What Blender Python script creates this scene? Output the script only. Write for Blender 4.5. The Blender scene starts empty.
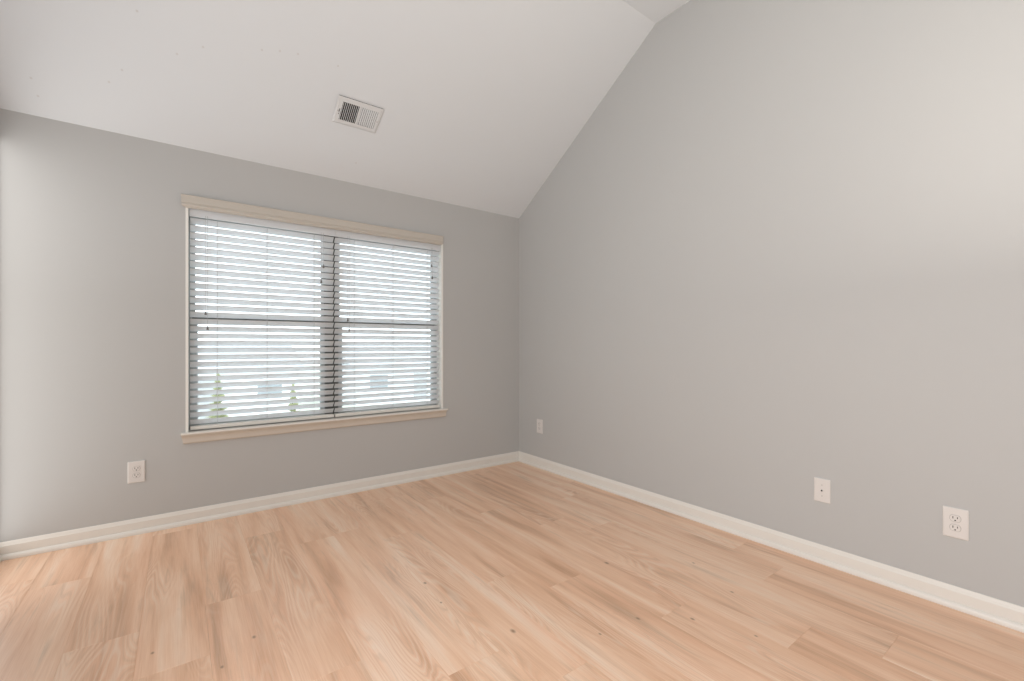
import bpy, bmesh, math, random
from mathutils import Vector, Matrix

SC = bpy.context.scene
COL = SC.collection
random.seed(7)

# ------------------------------------------------------------------ room measures
D = 3.728          # back wall plane
XR = 2.8594        # right wall plane
XL = -0.815         # left wall plane
YB = -2.0          # rear wall plane
HB = 2.5282        # back wall height
HF = 3.601         # flat ceiling height
YF = 2.0533        # where the slope meets the flat ceiling
SL = (HF - HB) / (D - YF)

# ------------------------------------------------------------------ camera, sky, lights, exposure
CAM_H = 1.20
YAW = 0.6386
cd = bpy.data.cameras.new('camera')
cam = bpy.data.objects.new('camera', cd)
COL.objects.link(cam)
cam.location = (0, 0, CAM_H)
cam.rotation_euler = (math.pi / 2, 0, -YAW)
cd.sensor_fit = 'HORIZONTAL'
cd.sensor_width = 36.0
cd.lens = 449.77 / 1024 * 36.0
cd.shift_y = 5.05 / 1024
cd.clip_start = 0.02
cd.clip_end = 300
SC.camera = cam

SKY_STRENGTH = 3.7
w = bpy.data.worlds.new('sky')
SC.world = w
w.use_nodes = True
bg = w.node_tree.nodes['Background']
bg.inputs[0].default_value = (0.86, 0.93, 1.0, 1)
bg.inputs[1].default_value = SKY_STRENGTH

def area(name, loc, rot, sx, sy, power, col):
    l = bpy.data.lights.new(name, 'AREA')
    l.shape = 'RECTANGLE'; l.size = sx; l.size_y = sy
    l.energy = power; l.color = col
    o = bpy.data.objects.new(name, l); COL.objects.link(o)
    o.location = loc; o.rotation_euler = rot
    return o

# added area lamps on the solid left wall, standing in for side daylight
area('daylight_left_near', (XL + 0.004, -0.8, 1.4), (0, -math.pi / 2, 0), 1.6, 1.2, 38, (1.0, 1.0, 1.0))
area('daylight_left', (XL + 0.004, 0.6, 1.4), (0, -math.pi / 2, 0), 1.6, 1.2, 43, (1.0, 1.0, 1.0))
area('daylight_left_far', (XL + 0.004, 3.35, 1.18), (0, -math.pi / 2, 0), 2.35, 0.72, 10.0, (1.0, 0.985, 0.96))
# two added upward fill lamps without fixtures, beside and behind the camera
area('uplighter_left', (-0.62, 2.3, 1.5), (math.pi, 0, 0), 0.3, 0.4, 5.6, (0.97, 1.0, 1.05))
area('uplighter_rear', (1.55, -0.15, 1.5), (math.pi, 0, 0), 0.8, 0.5, 19.0, (1.05, 1.0, 0.92))

SC.view_settings.view_transform = 'Standard'
SC.view_settings.look = 'None'
SC.view_settings.gamma = 1.0
SC.view_settings.use_curve_mapping = False
SC.view_settings.exposure = 0.0

# ------------------------------------------------------------------ helpers
def tag(o, label=None, cat=None, group=None, kind=None):
    if label: o['label'] = label
    if cat: o['category'] = cat
    if group: o['group'] = group
    if kind: o['kind'] = kind
    return o

def empty(name, loc, rot=(0, 0, 0)):
    o = bpy.data.objects.new(name, None)
    o.empty_display_size = 0.1
    COL.objects.link(o)
    o.location = loc; o.rotation_euler = rot
    return o

def obj(name, bm, mat, parent=None, smooth=False):
    me = bpy.data.meshes.new(name)
    bmesh.ops.recalc_face_normals(bm, faces=bm.faces[:])
    bm.to_mesh(me); bm.free()
    if mat: me.materials.append(mat)
    if smooth:
        for p in me.polygons: p.use_smooth = True
    o = bpy.data.objects.new(name, me)
    COL.objects.link(o)
    if parent: o.parent = parent
    return o

def bevel(o, wdt, seg=2):
    m = o.modifiers.new('bevel', 'BEVEL'); m.width = wdt; m.segments = seg
    m.limit_method = 'ANGLE'; m.angle_limit = math.radians(40)
    return o

def box(bm, x0, x1, y0, y1, z0, z1):
    vs = [bm.verts.new(p) for p in ((x0,y0,z0),(x1,y0,z0),(x1,y1,z0),(x0,y1,z0),(x0,y0,z1),(x1,y0,z1),(x1,y1,z1),(x0,y1,z1))]
    for f in ((3,2,1,0),(4,5,6,7),(0,1,5,4),(1,2,6,5),(2,3,7,6),(3,0,4,7)):
        bm.faces.new([vs[i] for i in f])

def loft(bm, A, B, close=True):
    """join two matching outlines into a capped solid"""
    a = [bm.verts.new(p) for p in A]; b = [bm.verts.new(p) for p in B]
    n = len(a)
    for i in range(n):
        j = (i + 1) % n
        bm.faces.new([a[i], a[j], b[j], b[i]])
    if close:
        bm.faces.new(a[::-1]); bm.faces.new(b)

def tube(bm, p, q, r, n=8, r2=None):
    p, q = Vector(p), Vector(q)
    d = (q - p).normalized()
    u = d.orthogonal().normalized(); v = d.cross(u)
    r2 = r if r2 is None else r2
    A = [p + (u * math.cos(t) + v * math.sin(t)) * r for t in [2 * math.pi * i / n for i in range(n)]]
    B = [q + (u * math.cos(t) + v * math.sin(t)) * r2 for t in [2 * math.pi * i / n for i in range(n)]]
    loft(bm, A, B)

def lathe(bm, c, prof, n=12, axis='Z'):
    """prof: list of (radius, height) along the axis, starting at centre c"""
    c = Vector(c)
    rings = []
    for r, h in prof:
        ring = []
        for i in range(n):
            t = 2 * math.pi * i / n
            if axis == 'Z': p = c + Vector((r * math.cos(t), r * math.sin(t), h))
            elif axis == 'Y': p = c + Vector((r * math.cos(t), h, r * math.sin(t)))
            else: p = c + Vector((h, r * math.cos(t), r * math.sin(t)))
            ring.append(bm.verts.new(p))
        rings.append(ring)
    for a, b in zip(rings, rings[1:]):
        for i in range(n):
            j = (i + 1) % n
            bm.faces.new([a[i], a[j], b[j], b[i]])
    bm.faces.new(rings[0][::-1]); bm.faces.new(rings[-1])

# ------------------------------------------------------------------ materials
class NT:
    def __init__(s, name):
        s.m = bpy.data.materials.new(name); s.m.use_nodes = True
        s.t = s.m.node_tree; s.n = s.t.nodes; s.b = s.n['Principled BSDF']
        s.out = s.n['Material Output']
    def node(s, typ, **kw):
        x = s.n.new(typ)
        for k, v in kw.items(): setattr(x, k, v)
        return x
    def link(s, a, b): s.t.links.new(a, b)
    def val(s, inp, v):
        if isinstance(v, (int, float)): inp.default_value = v
        elif isinstance(v, tuple): inp.default_value = v
        else: s.link(v, inp)
    def math(s, op, a, b=0.0, c=0.0, clamp=False):
        x = s.node('ShaderNodeMath', operation=op, use_clamp=clamp)
        for i, v in enumerate((a, b, c)): s.val(x.inputs[i], v)
        return x.outputs[0]
    def mix(s, f, a, b, blend='MIX'):
        x = s.node('ShaderNodeMix', data_type='RGBA', blend_type=blend)
        s.val(x.inputs[0], f); s.val(x.inputs[6], a); s.val(x.inputs[7], b)
        return x.outputs[2]
    def noise(s, vec, scale, detail=3.0, rough=0.5, dist=0.0):
        x = s.node('ShaderNodeTexNoise')
        s.link(vec, x.inputs['Vector'])
        x.inputs['Scale'].default_value = scale; x.inputs['Detail'].default_value = detail
        x.inputs['Roughness'].default_value = rough; x.inputs['Distortion'].default_value = dist
        return x.outputs['Fac']
    def ramp(s, f, stops):
        x = s.node('ShaderNodeValToRGB'); s.link(f, x.inputs[0])
        e = x.color_ramp.elements
        while len(e) < len(stops): e.new(0.5)
        for i, (p, c) in enumerate(stops):
            e[i].position = p; e[i].color = c if len(c) == 4 else (*c, 1)
        return x.outputs[0]
    def comb(s, x, y, z):
        c = s.node('ShaderNodeCombineXYZ')
        for i, v in enumerate((x, y, z)): s.val(c.inputs[i], v)
        return c.outputs[0]
    def obj(s): return s.node('ShaderNodeTexCoord').outputs['Object']
    def bump(s, h, strength=0.1, dist=0.002):
        b = s.node('ShaderNodeBump'); b.inputs['Strength'].default_value = strength
        b.inputs['Distance'].default_value = dist
        s.link(h, b.inputs['Height']); s.link(b.outputs[0], s.b.inputs['Normal'])

def plain(name, col, rough=0.5, var=0.03, scale=30, spec=0.5, bump=0.0, metal=0.0):
    t = NT(name)
    n = t.noise(t.obj(), scale, 3)
    c = t.mix(n, (*[max(0, v * (1 - var)) for v in col], 1), (*[min(1, v * (1 + var)) for v in col], 1))
    t.link(c, t.b.inputs['Base Color'])
    t.b.inputs['Roughness'].default_value = rough
    t.b.inputs['Specular IOR Level'].default_value = spec
    t.b.inputs['Metallic'].default_value = metal
    if bump: t.bump(t.noise(t.obj(), scale * 8, 2), bump, 0.001)
    return t.m

def spots(t, base, pts, axes, rad, dark, soft=0.5, stretch=1.0):
    """small round marks at listed points of the surface"""
    sep = t.node('ShaderNodeSeparateXYZ'); t.link(t.obj(), sep.inputs[0])
    acc = None
    for i, p in enumerate(pts):
        k = rad * (p[2] if len(p) > 2 else 1)
        a = t.math('SUBTRACT', sep.outputs[axes[0]], p[0]); a = t.math('MULTIPLY', a, a)
        b = t.math('SUBTRACT', sep.outputs[axes[1]], p[1]); b = t.math('DIVIDE', b, stretch); b = t.math('MULTIPLY', b, b)
        d = t.math('SQRT', t.math('ADD', a, b))
        m = t.math('SUBTRACT', 1.0, t.math('DIVIDE', d, k), clamp=True)
        acc = m if acc is None else t.math('MAXIMUM', acc, m)
    acc = t.math('MULTIPLY', acc, 1 / soft, clamp=True)
    return t.mix(acc, base, dark)

def wall_paint():
    t = NT('wall_paint')
    n = t.noise(t.obj(), 1.3, 2)
    c = t.mix(n, (0.490, 0.490, 0.483, 1), (0.505, 0.503, 0.493, 1))
    t.link(c, t.b.inputs['Base Color'])
    t.b.inputs['Roughness'].default_value = 0.55
    t.b.inputs['Specular IOR Level'].default_value = 0.25
    t.bump(t.noise(t.obj(), 260, 2), 0.06, 0.001)
    return t.m

def ceiling_paint():
    t = NT('ceiling_paint')
    n = t.noise(t.obj(), 1.5, 2)
    c = t.mix(n, (0.69, 0.715, 0.735, 1), (0.705, 0.73, 0.745, 1))
    c = spots(t, c, CEIL_SPOTS, (0, 1), 0.008, (0.58, 0.57, 0.56, 1), 1.0)
    t.link(c, t.b.inputs['Base Color'])
    t.b.inputs['Roughness'].default_value = 0.8
    t.b.inputs['Specular IOR Level'].default_value = 0.15
    t.bump(t.noise(t.obj(), 180, 2), 0.05, 0.001)
    return t.m

KNOTS = [(425, 583, 1), (441, 602.5, .7), (513, 631, 1.3), (606.7, 563, 1.3), (638, 618.5, 1), (692.5, 619, 1), (693.5, 563, .8),
         (732, 592, .8), (254, 637, 1), (222, 667, .8), (152.5, 653, .8), (412, 487, .8), (600, 634, .7), (756, 636, .7)]
def px_ray(u, v):
    l = (u - 512) / 449.77; c, s = math.cos(YAW), math.sin(YAW)
    return Vector((s + l * c, c - l * s, (345.55 - v) / 449.77))
def on_floor(u, v):
    r = px_ray(u, v); k = -CAM_H / r.z
    return r.x * k, r.y * k
def on_slope(u, v):
    r = px_ray(u, v); k = (HB + SL * D - CAM_H) / (r.z + SL * r.y)
    return r.x * k, r.y * k
KNOT_PTS = [(*on_floor(u, v), k) for u, v, k in KNOTS]
CEIL_SPOTS = [on_slope(*q) for q in ((122, 70), (38, 96), (31, 78), (109, 82), (262, 50), (298, 54), (177, 54), (356, 163), (203, 47), (137, 11), (280, 51), (338, 66))]

def oak_floor():
    t = NT('oak_plank')
    uv = t.node('ShaderNodeUVMap'); uv.uv_map = 'plank'
    sp = t.node('ShaderNodeSeparateXYZ'); t.link(uv.outputs[0], sp.inputs[0])
    U, V = sp.outputs[0], sp.outputs[1]
    at = t.node('ShaderNodeAttribute'); at.attribute_name = 'tone'
    R = at.outputs['Fac']
    off = t.math('MULTIPLY', R, 91.7)
    Vo = t.math('ADD', V, off)
    def nz(su, sv, dz, det, ro, di): return t.noise(t.comb(t.math('MULTIPLY', U, su), t.math('MULTIPLY', Vo, sv), t.math('ADD', off, dz)), 1.0, det, ro, di)
    def above(x, a, k): return t.math('MULTIPLY', t.math('SUBTRACT', x, a), k, clamp=True)
    # slow warm and pale streaks running along the plank
    streak = nz(11.0, 0.8, 0.0, 3, 0.5, 0.5)
    base = t.ramp(streak, [(0.28, (0.60, 0.32, 0.175)), (0.42, (0.81, 0.475, 0.292)), (0.57, (0.91, 0.592, 0.40)), (0.72, (0.95, 0.705, 0.535))])
    tone = t.mix(R, (0.97, 0.955, 0.94, 1), (1.01, 1.015, 1.025, 1))
    base = t.mix(1.0, base, tone, 'MULTIPLY')
    # pinkish and greyish drift
    drift = nz(6.0, 0.5, 11.0, 2, 0.5, 0.3)
    base = t.mix(above(drift, 0.50, 2.2), base, t.mix(1.0, base, (1.03, 0.95, 0.93, 1), 'MULTIPLY'))
    # cathedral figure: contour lines of a slow field
    field = nz(6.5, 0.75, 0.0, 1.5, 0.4, 0.5)
    warp = t.math('ADD', field, t.math('MULTIPLY', nz(60.0, 9.0, 2.0, 2, 0.5, 0.0), 0.008))
    rings = t.math('SINE', t.math('MULTIPLY', warp, 165.0))
    patch = nz(4.0, 0.9, 7.0, 1, 0.5, 0.0)
    pm = above(patch, 0.46, 5.0)
    base = t.mix(t.math('MULTIPLY', t.math('MULTIPLY', above(rings, 0.30, 1.3), pm), 0.36), base, (0.93, 0.79, 0.66, 1))
    base = t.mix(t.math('MULTIPLY', t.math('MULTIPLY', above(t.math('MULTIPLY', rings, -1.0), 0.45, 1.6), pm), 0.26), base, (0.42, 0.24, 0.135, 1))
    # dark mineral streaks, broken along their length
    mn = nz(26.0, 1.5, 3.0, 5, 0.62, 0.6)
    br = nz(5.0, 1.6, 19.0, 2, 0.5, 0.0)
    base = t.mix(t.math('MULTIPLY', t.math('MULTIPLY', above(mn, 0.51, 5.0), above(br, 0.45, 6.0)), 0.62), base, (0.44, 0.275, 0.17, 1))
    # short swirls near knots
    sw = nz(30.0, 7.0, 23.0, 3, 0.6, 1.4)
    base = t.mix(t.math('MULTIPLY', t.math('MULTIPLY', above(sw, 0.58, 6.0), above(br, 0.52, 6.0)), 0.35), base, (0.46, 0.28, 0.17, 1))
    # fine pores
    fine = nz(260.0, 6.0, 0.0, 2, 0.6, 0.0)
    base = t.mix(0.15, base, t.ramp(fine, [(0.3, (0.52, 0.34, 0.22)), (0.7, (1.0, 0.88, 0.76))]))
    base = spots(t, base, KNOT_PTS, (0, 1), 0.0095, (0.24, 0.14, 0.085, 1), 1.0, 1.6)
    t.link(base, t.b.inputs['Base Color'])
    t.link(t.ramp(fine, [(0.2, (0.36,) * 3), (0.8, (0.27,) * 3)]), t.b.inputs['Roughness'])
    t.b.inputs['Specular IOR Level'].default_value = 0.9
    t.bump(fine, 0.05, 0.001)
    return t.m

def glass():
    t = NT('window_glass')
    tr = t.node('ShaderNodeBsdfTransparent'); tr.inputs[0].default_value = (0.94, 0.97, 0.96, 1)
    gl = t.node('ShaderNodeBsdfGlossy'); gl.inputs['Roughness'].default_value = 0.0
    fr = t.node('ShaderNodeFresnel'); fr.inputs[0].default_value = 1.3
    mx = t.node('ShaderNodeMixShader')
    t.link(fr.outputs[0], mx.inputs[0]); t.link(tr.outputs[0], mx.inputs[1]); t.link(gl.outputs[0], mx.inputs[2])
    t.link(mx.outputs[0], t.out.inputs[0])
    return t.m

def slat_mat():
    t = NT('white_faux_wood')
    n = t.noise(t.obj(), 12, 2)
    c = t.mix(n, (0.85, 0.86, 0.87, 1), (0.88, 0.885, 0.89, 1))
    t.link(c, t.b.inputs['Base Color'])
    t.b.inputs['Roughness'].default_value = 0.42
    # thin vinyl lets some daylight through
    tl = t.node('ShaderNodeBsdfTranslucent'); tl.inputs[0].default_value = (0.88, 0.90, 0.92, 1)
    mx = t.node('ShaderNodeMixShader'); mx.inputs[0].default_value = 0.40
    t.link(t.b.outputs[0], mx.inputs[1]); t.link(tl.outputs[0], mx.inputs[2]); t.link(mx.outputs[0], t.out.inputs[0])
    return t.m

M = dict(
    wall=wall_paint(), ceil=ceiling_paint(), floor=oak_floor(), glass=glass(), slat=slat_mat(),
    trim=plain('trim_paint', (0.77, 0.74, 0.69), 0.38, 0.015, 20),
    stoolp=plain('sill_paint', (0.60, 0.535, 0.46), 0.38, 0.02, 20),  # trim paint darkened, shade under the sill put into the colour
    headp=plain('head_casing_paint', (0.54, 0.50, 0.445), 0.38, 0.01, 20),  # trim paint darkened, dimness round the bright window put into the colour
    vinyl=plain('window_vinyl', (0.80, 0.81, 0.80), 0.4, 0.01, 20),
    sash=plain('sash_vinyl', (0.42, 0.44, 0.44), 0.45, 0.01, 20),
    mull=plain('mullion_cover', (0.10, 0.105, 0.095), 0.5, 0.05, 20),  # dark mullion colour, also used for the meeting rail's painted shade line
    jamb=plain('jamb_paint', (0.82, 0.81, 0.77), 0.4, 0.01, 20),
    plate=plain('plate_plastic', (0.715, 0.685, 0.66), 0.3, 0.01, 40),
    rim=plain('shadow_gap', (0.42, 0.40, 0.38), 0.6, 0.02, 40),
    ventp=plain('vent_enamel', (0.68, 0.69, 0.695), 0.4, 0.02, 40),
    dark=plain('dark_recess', (0.025, 0.023, 0.022), 0.8, 0.1, 40),
    screw=plain('screw_metal', (0.5, 0.49, 0.47), 0.4, 0.05, 60, metal=0.6),
    cord=plain('blind_cord', (0.55, 0.55, 0.55), 0.8, 0.05, 90),
    tassel=plain('tassel_plastic', (0.16, 0.15, 0.14), 0.5, 0.05, 60),
    grass=plain('lawn', (0.50, 0.51, 0.44), 0.9, 0.25, 3),
    road=plain('asphalt', (0.50, 0.50, 0.51), 0.9, 0.1, 2),
    siding=plain('house_siding', (0.78, 0.79, 0.80), 0.7, 0.03, 4),
    roof=plain('roof_shingle', (0.44, 0.44, 0.45), 0.9, 0.15, 8),
    needle=plain('conifer_needles', (0.29, 0.295, 0.16), 0.8, 0.5, 9),
    bark=plain('bark', (0.18, 0.13, 0.09), 0.9, 0.2, 12),
    pane=plain('dark_pane', (0.30, 0.32, 0.34), 0.1, 0.05, 5),
)

# ------------------------------------------------------------------ the shell
def floor():
    bm = bmesh.new()
    uvl = bm.loops.layers.uv.new('plank')
    tone = bm.faces.layers.float.new('tone')
    W, L = 0.23, 1.52
    x0 = -0.13 - 4 * W
    butts = {3: 2.45, 4: 2.10, 5: 2.51, 6: 1.72, 7: 2.95, 8: 1.45, 9: 2.72, 10: 1.9, 11: 3.2, 12: 1.2, 13: 2.3, 14: 0.54, 15: 2.6, 16: 1.35}
    rnd = random.Random(11)
    i = 0; prev = 0.5
    lo, hi, yl, yh = XL - 0.1, XR + 0.1, YB - 0.1, D + 0.1
    while True:
        xa = x0 + i * W; xb = xa + W
        if xa > hi: break
        if xb > lo:
            b0 = butts.get(i, rnd.uniform(0, L))
            k = math.floor((yl - b0) / L)
            while True:
                ya = b0 + k * L; yb = ya + L
                if ya > yh: break
                r = rnd.random()
                if abs(r - prev) < 0.25: r = (r + 0.45) % 1.0
                prev = r
                cx0, cx1, cy0, cy1 = max(xa, lo), min(xb, hi), max(ya, yl), min(yb, yh)
                if cx1 > cx0 and cy1 > cy0:
                    g = 0.0006
                    cs = [(cx0 + g, cy0 + g), (cx1 - g, cy0 + g), (cx1 - g, cy1 - g), (cx0 + g, cy1 - g)]
                    top = [bm.verts.new((x, y, 0)) for x, y in cs]
                    e = 0.0012
                    bot = [bm.verts.new((x + (-e if n in (0, 3) else e), y + (-e if n < 2 else e), -0.002)) for n, (x, y) in enumerate(cs)]
                    fs = [bm.faces.new(top)] + [bm.faces.new([top[n], bot[n], bot[(n + 1) % 4], top[(n + 1) % 4]]) for n in range(4)]
                    for f in fs:
                        f[tone] = r
                        for lp in f.loops:
                            lp[uvl].uv = (lp.vert.co.x - xa + i * 0.31, lp.vert.co.y)
                k += 1
        i += 1
    # sub floor slab that closes the joints
    n0 = len(bm.faces)
    box(bm, lo, hi, yl, yh, -0.1, -0.0015)
    for f in list(bm.faces)[n0:]: f[tone] = 0.5
    o = obj('floor', bm, M['floor'])
    return tag(o, 'pale oak vinyl plank floor of the empty room', 'floor', kind='structure')
floor()

OX0, OX1, OZ0, OZ1 = 0.04, 1.971, 0.600, 2.150     # window opening
WT = 0.16
bm = bmesh.new()
xa, xb = XL - 0.12, XR + 0.12
box(bm, xa, OX0, D, D + WT, -0.1, HB + 0.02)
box(bm, OX1, xb, D, D + WT, -0.1, HB + 0.02)
box(bm, OX0, OX1, D, D + WT, -0.1, OZ0)
box(bm, OX0, OX1, D, D + WT, OZ1, HB + 0.02)
tag(obj('wall_back', bm, M['wall']), 'light grey window wall', 'wall', kind='structure')

def gable(bm, x0, x1, y0, z0):
    pts = [(y0, z0), (D, z0), (D, HB), (YF, HF), (y0, HF)]
    loft(bm, [(x0, y, z) for y, z in pts], [(x1, y, z) for y, z in pts])
bm = bmesh.new(); gable(bm, XR, XR + 0.12, YB, -0.1)
tag(obj('wall_right', bm, M['wall']), 'tall light grey gable wall on the right', 'wall', kind='structure')
bm = bmesh.new(); gable(bm, XL - 0.12, XL, YB, -0.1)
tag(obj('wall_left', bm, M['wall']), 'light grey wall along the left edge', 'wall', kind='structure')
bm = bmesh.new()
box(bm, xa, xb, YB - 0.12, YB, -0.1, HF)
tag(obj('wall_rear', bm, M['wall']), 'light grey wall behind the viewer', 'wall', kind='structure')
bm = bmesh.new()
th = 0.10
pts = [(D + 0.02, HB - 0.02 * SL), (YF, HF), (YB - 0.12, HF), (YB - 0.12, HF + th), (YF - 0.03, HF + th), (D + 0.02, HB + th * 1.2)]
loft(bm, [(xa, y, z) for y, z in pts], [(xb, y, z) for y, z in pts])
tag(obj('ceiling', bm, M['ceil']), 'white vaulted ceiling with a flat top', 'ceiling', kind='structure')

# ------------------------------------------------------------------ baseboards
BASE = [(0, 0), (0.0125, 0), (0.0125, 0.076), (0.0085, 0.0835), (0.0075, 0.088), (0.0045, 0.095), (0.0025, 0.0980), (0, 0.0985)]
SHOE = [(0.0125, 0.0), (0.0255, 0.0), (0.0265, 0.006)] + [(0.0125 + 0.014 * math.cos(a), 0.006 + 0.024 * math.sin(a)) for a in (0.35, 0.7, 1.05, 1.35, 1.57)]
def run_back(bm, prof, mitre_l=True, mitre_r=True):
    A = [(XL + (p if mitre_l else 0), D - p, z) for p, z in prof]
    B = [(XR - (p if mitre_r else 0), D - p, z) for p, z in prof]
    loft(bm, A, B)
def run_side(bm, prof, x, s, y0):
    A = [(x + s * p, D - p, z) for p, z in prof]
    B = [(x + s * p, y0, z) for p, z in prof]
    loft(bm, A, B)
for nm, lab, fn in (('baseboard_back', 'cream baseboard under the window', lambda b, p: run_back(b, p)),
               ('baseboard_right', 'cream baseboard along the right wall', lambda b, p: run_side(b, p, XR, -1, YB)),
               ('baseboard_left', 'cream baseboard at the left edge', lambda b, p: run_side(b, p, XL, 1, YB))):
    bm = bmesh.new(); fn(bm, BASE)
    o = tag(obj(nm, bm, M['trim']), lab, 'baseboard', kind='structure')
    bm = bmesh.new(); fn(bm, SHOE)
    obj('shoe_molding', bm, M['trim'], o)

# ------------------------------------------------------------------ window
win = tag(empty('window_1', (0, 0, 0)), 'double window of two sash units behind white blinds', 'window', kind='structure')
def trim_run(name, prof, x0, x1, mat, pmax, mr=True):
    """profile (protrusion, z) swept along the wall, ends returned to the wall"""
    bm = bmesh.new()
    A = [(x0 + (pmax - p), D - p, z) for p, z in prof]
    B = [(x1 - ((pmax - p) if mr else 0), D - p, z) for p, z in prof]
    loft(bm, A, B)
    return obj(name, bm, mat, win)
# head casing with a small cove under it
HEAD = [(0, 2.208), (0.026, 2.208), (0.029, 2.205), (0.029, 2.199), (0.026, 2.196), (0.026, 2.156), (0.0225, 2.153), (0.0225, 2.150),
        (0.026, 2.147), (0.026, 2.140), (0.022, 2.134), (0.016, 2.130), (0.010, 2.127), (0.0, 2.125)]
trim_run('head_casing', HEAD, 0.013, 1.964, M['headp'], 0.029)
# stool (sill board) and apron
bm = bmesh.new()
st = [(0.034, 0.603), (0.038, 0.607), (0.038, 0.613), (0.034, 0.617)]
A = [(-p, z) for p, z in st]
loft(bm, [(0.014, D + y, z) for y, z in A] + [(0.014, D, 0.617), (0.014, D, 0.603)],
         [(2.004, D + y, z) for y, z in A] + [(2.004, D, 0.617), (2.004, D, 0.603)])
box(bm, OX0 + 0.001, OX1 - 0.001, D, D + 0.11, 0.603, 0.617)
obj('window_sill', bm, M['trim'], win)
APR = [(0, 0.603), (0.028, 0.603), (0.028, 0.596), (0.022, 0.590), (0.0185, 0.580), (0.018, 0.567), (0.0195, 0.556), (0.0195, 0.549), (0.015, 0.543), (0, 0.541)]
bm = bmesh.new()
loft(bm, [(0.016 + (0.603 - z) * 0.2, D - p, z) for p, z in APR], [(2.000 - (0.603 - z) * 0.2, D - p, z) for p, z in APR])
obj('sill_apron', bm, M['stoolp'], win)
# jamb lining of the opening
bm = bmesh.new()
box(bm, OX0, OX0 + 0.016, D - 0.003, D + WT, 0.617, OZ1)
box(bm, OX1 - 0.016, OX1, D - 0.003, D + WT, 0.617, OZ1)
box(bm, OX0 + 0.016, OX1 - 0.016, D + 0.001, D + WT, OZ1 - 0.012, OZ1)
obj('jamb_lining', bm, M['jamb'], win)
# vinyl frame with the wide centre mullion
FY0, FY1 = D + 0.095, D + 0.155
MX = 1.0055
fx0, fx1, fz0, fz1 = OX0 + 0.0165, OX1 - 0.0165, 0.618, OZ1 - 0.013
def ring(bm, x0, x1, z0, z1, wl, wr, wb, wt, y0, y1):
    box(bm, x0, x0 + wl, y0, y1, z0, z1); box(bm, x1 - wr, x1, y0, y1, z0, z1)
    box(bm, x0 + wl, x1 - wr, y0, y1, z0, z0 + wb); box(bm, x0 + wl, x1 - wr, y0, y1, z1 - wt, z1)
bm = bmesh.new(); ring(bm, fx0, fx1, fz0, fz1, 0.020, 0.020, 0.022, 0.03, FY0, FY1)
bevel(obj('window_frame', bm, M['sash'], win), 0.002, 1)
bm = bmesh.new(); box(bm, MX - 0.052, MX + 0.052, FY0 - 0.006, FY1, fz0, fz1)
bevel(obj('mullion', bm, M['mull'], win), 0.003, 1)
ZM = 1.383
for sx0, sx1 in ((fx0 + 0.020, MX - 0.052), (MX + 0.052, fx1 - 0.020)):
    for nm, z0, z1, y0, sw, wb, wt in (('upper_sash', ZM - 0.02, fz1 - 0.03, FY0 + 0.032, 0.022, 0.040, 0.03),
                               ('lower_sash', fz0 + 0.022, ZM + 0.022, FY0 + 0.004, 0.034, 0.034, 0.044)):
        bm = bmesh.new(); ring(bm, sx0, sx1, z0, z1, sw, sw, wb, wt, y0, y0 + 0.024)
        s = bevel(obj(nm, bm, M['sash'], win), 0.002, 1)
        bm = bmesh.new(); box(bm, sx0 + sw - 0.003, sx1 - sw + 0.003, y0 + 0.010, y0 + 0.014, z0 + wb - 0.003, z1 - wt + 0.003)
        obj('glass_pane', bm, M['glass'], s)
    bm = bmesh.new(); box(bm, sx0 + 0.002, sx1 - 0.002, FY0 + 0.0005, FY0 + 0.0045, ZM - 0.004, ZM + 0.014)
    obj('weather_strip', bm, M['mull'], s)  # dark strip painting the shade line along the meeting rail
    bm = bmesh.new(); cxm = (sx0 + sx1) / 2
    box(bm, cxm - 0.03, cxm + 0.03, FY0 - 0.006, FY0 + 0.004, ZM + 0.0145, ZM + 0.0265)
    bevel(obj('sash_lock', bm, M['vinyl'], win), 0.002, 1)

# ------------------------------------------------------------------ blinds
PITCH = 0.0491
TILT = math.radians(45)
YBL = D + 0.045
def slats_mesh(x0, x1, zs):
    bm = bmesh.new()
    n = 6; half = 0.0255; crown = 0.0022; th = 0.0026
    up, lo = [], []
    for i in range(n + 1):
        s = -1 + 2 * i / n
        y = s * half; z = crown * (1 - s * s)
        t = th / 2 * (1.0 if abs(s) < 0.99 else 0.5)
        up.append((y, z + t)); lo.append((y, z - t))
    prof = up + lo[::-1]
    ct, stn = math.cos(TILT), math.sin(TILT)
    for zc in zs:
        # room edge (negative y) raised
        P = [(YBL + y * ct + z * stn, zc - y * stn + z * ct) for y, z in prof]
        loft(bm, [(x0, y, z) for y, z in P], [(x1, y, z) for y, z in P])
    return bm
def tassel(bm, x, y, z):
    lathe(bm, (x, y, z), [(0.0065, 0.0), (0.0072, 0.003), (0.0062, 0.010), (0.004, 0.019), (0.0026, 0.026), (0.0016, 0.029)], 10)
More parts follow.
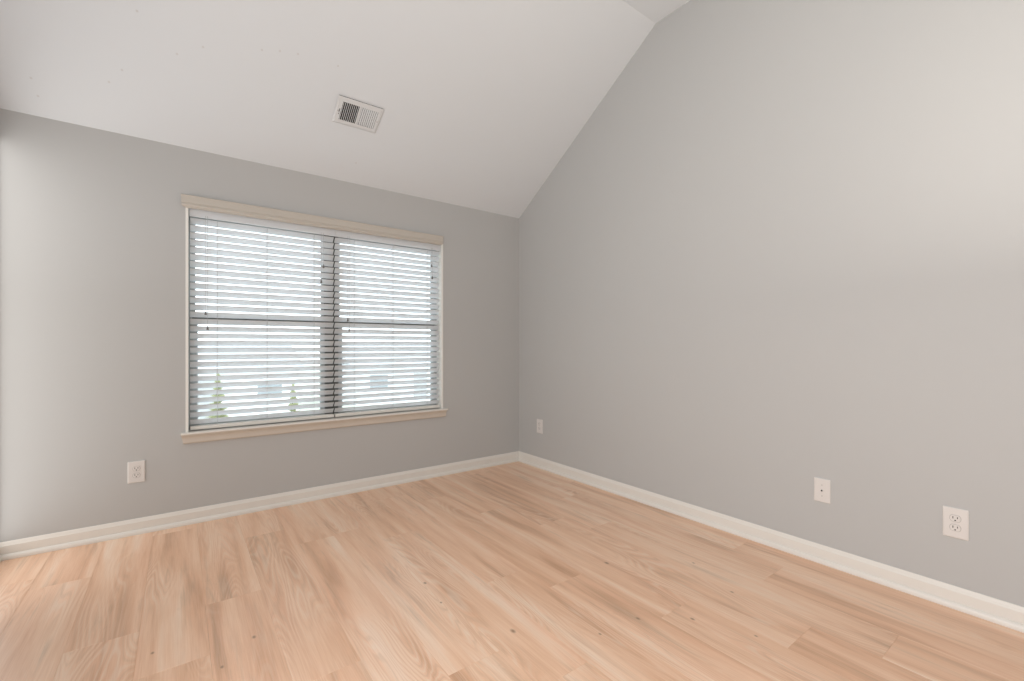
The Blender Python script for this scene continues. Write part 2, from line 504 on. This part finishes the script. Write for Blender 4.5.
def blind(x0, x1, label, ladders, lift, tilt):
    zb, zt = 0.622, 2.128
    r = empty('window_blind', ((x0 + x1) / 2, YBL, zb))
    tag(r, label, 'window blind', 'white slatted blinds in the double window')
    def part(name, bm, mat, parent=r, smooth=False):
        o = obj(name, bm, mat, parent, smooth)
        if parent is r: o.matrix_parent_inverse = Matrix.Translation((-(x0 + x1) / 2, -YBL, -zb))
        else: o.matrix_parent_inverse = Matrix.Identity(4)
        return o
    bm = bmesh.new(); box(bm, x0 + 0.004, x1 - 0.004, YBL - 0.022, YBL + 0.028, 2.088, zt + 0.006); part('headrail', bm, M['slat'])
    bm = bmesh.new()
    vp = [(-0.031, 2.075), (-0.035, 2.078), (-0.035, 2.108), (-0.0335, 2.112), (-0.035, 2.116), (-0.035, 2.130), (-0.026, 2.131), (-0.026, 2.075)]
    loft(bm, [(x0 - 0.004, YBL + y, z) for y, z in vp], [(x1 + 0.004, YBL + y, z) for y, z in vp]); part('valance', bm, M['slat'])
    zs = [Z0 + k * PITCH for k in range(-60, 60)]
    zs = [z for z in zs if 0.672 < z < 2.072]
    part('slats', slats_mesh(x0, x1, zs), M['slat'])
    bm = bmesh.new()
    box(bm, x0, x1, YBL - 0.025, YBL + 0.025, zb + 0.003, zb + 0.027)
    bevel(part('bottom_rail', bm, M['trim']), 0.004, 2)
    dy = 0.0255 * math.cos(TILT) + 0.003; dz = 0.0255 * math.sin(TILT)
    for lx in ladders:
        bm = bmesh.new()
        tube(bm, (lx, YBL - dy, zb + 0.018), (lx, YBL - dy, 2.085), 0.0009, 6)
        tube(bm, (lx, YBL + dy, zb + 0.018), (lx, YBL + dy, 2.085), 0.0009, 6)
        for z in zs:
            tube(bm, (lx, YBL - dy, z + dz - 0.002), (lx, YBL + dy, z - dz - 0.002), 0.0007, 5)
        part('ladder_cord', bm, M['cord'])
    for nm, L in (('lift_cord', lift), ('tilt_cord', tilt)):
        for lx, ze, sh in L:
            bm = bmesh.new()
            yc = YBL - 0.040
            tube(bm, (lx, yc, ze + 0.026), (lx, yc, 2.09), 0.0012, 6)
            c = part(nm, bm, M['cord'])
            bm = bmesh.new(); tassel(bm, lx, yc, ze)
            part('tassel', bm, M['tassel'], c, True)
    return r
def on_y(u, v, Y):
    r = px_ray(u, v); k = Y / r.y
    return r.x * k, CAM_H + r.z * k
def cord_at(u, v): 
    x, z = on_y(u, v, YBL - 0.04); return (x, z, 0)
def lad(u): return on_y(u, 340, YBL - 0.025)[0]
Z0 = 1.3395 + PITCH / 2
BX = (0.0655, 1.0055, 1.0155, 1.9500)
blind(BX[0], BX[1], 'white slatted blind over the left half of the window, cords hanging near its left end',
      [lad(217.5), lad(267.5), lad(314.5)], [cord_at(205.7, 315), cord_at(207.6, 330)], [cord_at(323.5, 268), cord_at(321.3, 283)])
blind(BX[2], BX[3], 'white slatted blind over the right half of the window, nearer the room corner',
      [lad(355), lad(393.5), lad(428)], [cord_at(347.8, 321.5), cord_at(349.3, 331.5)], [cord_at(431.6, 267), cord_at(432.3, 279)])

# ------------------------------------------------------------------ outlets and cable plate
def rounded(bm, wd, ht, y0, y1, r, n=4, inset=0.0):
    """rounded rectangle plate in x/z, thick in y (local: wall at y=0, room at -y)"""
    def outline(w2, h2, rr):
        o = []
        for cx, cz, a0 in ((w2 - rr, h2 - rr, 0), (-w2 + rr, h2 - rr, 90), (-w2 + rr, -h2 + rr, 180), (w2 - rr, -h2 + rr, 270)):
            for i in range(n + 1):
                a = math.radians(a0 + 90 * i / n); o.append((cx + rr * math.cos(a), cz + rr * math.sin(a)))
        return o
    A = outline(wd / 2, ht / 2, r); B = outline(wd / 2 - inset, ht / 2 - inset, r)
    loft(bm, [(x, y0, z) for x, z in A], [(x, y1, z) for x, z in B])
def plate_base(root, wd, ht):
    bm = bmesh.new()
    rounded(bm, wd, ht, 0.0, -0.0042, 0.004)
    rounded(bm, wd, ht, -0.0042, -0.0065, 0.004, 4, 0.0045)
    return obj('cover_plate', bm, M['plate'], root)
def outlet(loc, rz, label, wd=0.0865, ht=0.136):
    r = tag(empty('wall_outlet', loc, (0, 0, rz)), label, 'outlet', 'duplex outlets low on the walls')
    plate_base(r, wd, ht)
    for s in (1, -1):
        zc = s * 0.0215
        bm = bmesh.new()
        pts = []
        for i in range(24):
            a = 2 * math.pi * i / 24
            pts.append((0.0185 * math.cos(a), max(-0.0145, min(0.0145, 0.0185 * math.sin(a)))))
        loft(bm, [(x, -0.0062, z + zc) for x, z in pts], [(x * 0.96, -0.0088, z * 0.96 + zc) for x, z in pts])
        f = obj('receptacle', bm, M['plate'], r)
        bm = bmesh.new()
        loft(bm, [(x * 1.07, -0.0060, z * 1.08 + zc) for x, z in pts], [(x * 1.07, -0.0067, z * 1.08 + zc) for x, z in pts])
        obj('rim', bm, M['rim'], f)  # grey ring paints the shade of the gap round the receptacle
        for x, hh in ((-0.0075, 0.0105), (0.0075, 0.0085)):
            bm = bmesh.new(); box(bm, x - 0.0014, x + 0.0014, -0.0092, -0.0080, zc + 0.004 - hh / 2, zc + 0.004 + hh / 2)
            obj('slot', bm, M['dark'], f)
        bm = bmesh.new(); lathe(bm, (0, -0.0092, zc - 0.0085), [(0.0030, 0.0), (0.0030, 0.0012)], 10, 'Y')
        obj('ground_hole', bm, M['dark'], f)
    bm = bmesh.new(); lathe(bm, (0, -0.0078, 0), [(0.0022, 0.0), (0.0032, 0.0006), (0.0032, 0.0016)], 10, 'Y')
    obj('screw', bm, M['plate'], r)
    return r
outlet((-0.213, D, 0.396), 0, 'white outlet low on the window wall, below and left of the window')
outlet((XR, 3.391, 0.4065), -math.pi / 2, 'small distant white outlet on the right wall beside the room corner')
outlet((XR, 0.443, 0.388), -math.pi / 2, 'large near white outlet on the right wall, furthest from the window')
r = tag(empty('cable_plate', (XR, 0.9735, 0.400), (0, 0, -math.pi / 2)), 'white cable plate with one black centre hole, between the outlets on the right wall', 'wall plate')
plate_base(r, 0.079, 0.129)
bm = bmesh.new(); lathe(bm, (0, -0.0105, 0), [(0.0042, 0.0), (0.0062, 0.0006), (0.0075, 0.0040)], 12, 'Y'); j = obj('cable_jack', bm, M['plate'], r)
bm = bmesh.new(); lathe(bm, (0, -0.0112, 0), [(0.0044, 0.0), (0.0044, 0.0015)], 12, 'Y'); obj('jack_hole', bm, M['dark'], j)
for s in (1, -1):
    bm = bmesh.new(); lathe(bm, (0, -0.0078, s * 0.030), [(0.0020, 0.0), (0.0030, 0.0006), (0.0030, 0.0016)], 10, 'Y'); obj('screw', bm, M['screw'], r)

# ------------------------------------------------------------------ ceiling vent (local: x along the wall, y down the slope, -z into the room)
ANG = math.atan(SL)
vc_x, vc_y = 1.030, 3.232
v = empty('ceiling_vent', (vc_x, vc_y, HB + SL * (D - vc_y)), (-ANG, 0, 0))
tag(v, 'white two-bank air vent on the sloped ceiling above the window', 'vent')
VW, VH = 0.314, 0.206
bw0, bw1 = 0.119, 0.006
bh = 0.0735
bm = bmesh.new()
# stamped frame: sloped flange round two openings
out = [(-VW/2, -VH/2), (VW/2, -VH/2), (VW/2, VH/2), (-VW/2, VH/2)]
inn = [(x * 0.93, y * 0.89) for x, y in out]
def ring_faces(bm, A, za, B, zb):
    a = [bm.verts.new((x, y, za)) for x, y in A]; b = [bm.verts.new((x, y, zb)) for x, y in B]
    for i in range(4): bm.faces.new([a[i], a[(i+1) % 4], b[(i+1) % 4], b[i]])
# upper edge lifted to bare dark backing, imitating the flange's cast shadow
def rim(z): return [bm.verts.new((x, y, z - lf)) for (x, y), lf in zip(out, [0.007, 0.007, 0, 0])]
a, b = rim(-0.0005), rim(-0.003); c = [bm.verts.new((x, y, -0.011)) for x, y in inn]
for i in range(4):
    bm.faces.new([a[i], a[(i+1) % 4], b[(i+1) % 4], b[i]]); bm.faces.new([b[i], b[(i+1) % 4], c[(i+1) % 4], c[i]])
hw, hh = inn[2]
zf = -0.010
box(bm, -hw, -bw0, -hh, hh, zf, zf + 0.002); box(bm, bw0 + 0.008, hw, -hh, hh, zf, zf + 0.002)
box(bm, -bw1, bw1, -hh, hh, zf, zf + 0.002)
for xa_, xb_ in ((-bw0, -bw1), (bw1, bw0 + 0.008)):
    box(bm, xa_, xb_, -hh, -bh + 0.004, zf, zf + 0.002); box(bm, xa_, xb_, bh - 0.006, hh, zf, zf + 0.002)
obj('vent_frame', bm, M['ventp'], v)
bm = bmesh.new(); box(bm, -hw - 0.008, hw + 0.008, -VH/2 + 0.0015, hh - 0.002, -0.0025, -0.0003); obj('duct_backing', bm, M['dark'], v)  # dark duct backing, run under the upper edge as painted shadow
for xa_, xb_, ang in ((-bw0, -bw1, 62), (bw1, bw0 + 0.008, -36)):
    bm = bmesh.new(); n = 9; pw = (xb_ - xa_) / n
    a = math.radians(ang); L = 0.0075 if ang > 0 else 0.0105; th_ = 0.0013 if ang > 0 else 0.0006
    for i in range(n):
        xc = xa_ + (i + 0.5) * pw
        dx, dz = math.cos(a) * L / 2, math.sin(a) * L / 2
        nx, nz = -math.sin(a) * th_, math.cos(a) * th_
        P = [(xc - dx + nx, -dz + nz), (xc + dx + nx, dz + nz), (xc + dx - nx, dz - nz), (xc - dx - nx, -dz - nz)]
        P = [(x, z - 0.0058) for x, z in P]
        loft(bm, [(x, -bh + 0.004, z) for x, z in P], [(x, bh - 0.006, z) for x, z in P])
    obj('louver_bank', bm, M['ventp'], v)
bm = bmesh.new(); box(bm, -0.1315, -0.1275, -0.012, 0.030, -0.0115, -0.0098); 
o = obj('lever_slot', bm, M['dark'], v)
bm = bmesh.new(); box(bm, -0.133, -0.126, 0.012, 0.018, -0.017, -0.0105); obj('damper_lever', bm, M['ventp'], v)
for sx in (-1, 1):
    bm = bmesh.new(); lathe(bm, (sx * 0.1385, 0.004, -0.0125), [(0.002, 0), (0.0045, 0.001), (0.0045, 0.003)], 10); obj('screw', bm, M['screw'], v)

# ------------------------------------------------------------------ what shows between the slats
GZ = -2.95
bm = bmesh.new(); box(bm, -70, 110, D + 0.6, 140, GZ - 0.3, GZ)
tag(obj('lawn', bm, M['grass']), 'pale lawn outside below the window', 'lawn', kind='structure')
bm = bmesh.new(); box(bm, -70, 110, 11.0, 24.0, GZ, GZ + 0.03)
tag(obj('street', bm, M['road']), 'pale street outside seen between the slats', 'street', kind='structure')
def house(x, y, wd, dp, ht, rh, label):
    h = tag(empty('house', (x, y, GZ)), label, 'house', 'houses across the street')
    bm = bmesh.new(); box(bm, -wd/2, wd/2, 0, dp, 0, ht); obj('wall', bm, M['siding'], h)
    bm = bmesh.new(); e = 0.35
    loft(bm, [(-wd/2 - e, -e, ht), (-wd/2 - e, dp + e, ht), (-wd/2 - e, dp/2, ht + rh)], [(wd/2 + e, -e, ht), (wd/2 + e, dp + e, ht), (wd/2 + e, dp/2, ht + rh)])
    obj('roof', bm, M['roof'], h)
    for i in range(3):
        xx = -wd/2 + wd * (i + 0.5) / 3
        if i == 1:
            bm = bmesh.new(); box(bm, xx - 0.5, xx + 0.5, -0.06, 0.02, 0.15, 2.2); obj('front_door', bm, M['roof'], h)
            continue
        bm = bmesh.new(); ring(bm, xx - 0.75, xx + 0.75, 0.9, 2.2, 0.1, 0.1, 0.1, 0.1, -0.06, 0.02); f = obj('window', bm, M['vinyl'], h)
        bm = bmesh.new(); box(bm, xx - 0.65, xx + 0.65, -0.03, 0.0, 1.0, 2.1); obj('pane', bm, M['pane'], f)
house(1.2, 30, 9.5, 8, 2.7, 1.45, 'grey roofed pale house across the street behind the left blind')
house(14.5, 31, 9.5, 8, 2.7, 1.45, 'grey roofed pale house across the street behind the right blind')
def conifer(x, y, ht, rad, label, seed):
    rnd = random.Random(seed)
    c = tag(empty('conifer_tree', (x, y, GZ)), label, 'tree')
    bm = bmesh.new(); tube(bm, (0, 0, 0), (0, 0, ht * 0.9), 0.07, 8, 0.02); obj('trunk', bm, M['bark'], c)
    bm = bmesh.new()
    for k in range(420):
        t = rnd.random() ** 0.8
        z = 0.15 * ht + t * ht * 0.85
        rr = rad * (1 - t) ** 0.85 * (0.55 + 0.5 * rnd.random()) + 0.03
        a = rnd.uniform(0, 2 * math.pi)
        p0 = Vector((math.cos(a) * rr * 0.15, math.sin(a) * rr * 0.15, z))
        p1 = Vector((math.cos(a) * rr, math.sin(a) * rr, z - 0.12 * rr + 0.06))
        tube(bm, p0, p1, 0.07 * (1 - 0.5 * t), 5, 0.008)
    obj('foliage', bm, M['needle'], c)
def tree_at(u, vb, ht_px_top, Y, wpx, label, seed):
    r0 = px_ray(u, 345.55); x = r0.x / r0.y * Y
    z = CAM_H + px_ray(u, ht_px_top).z / r0.y * Y
    conifer(x, Y, z - GZ, wpx / 449.77 * Y * 0.5 * 0.85, label, seed)
tree_at(218, 425, 372, 20, 30, 'small yellow green conifer outside behind the left end of the left blind', 3)
tree_at(293, 425, 383, 21, 20, 'small grey green conifer outside behind the middle of the left blind', 5)
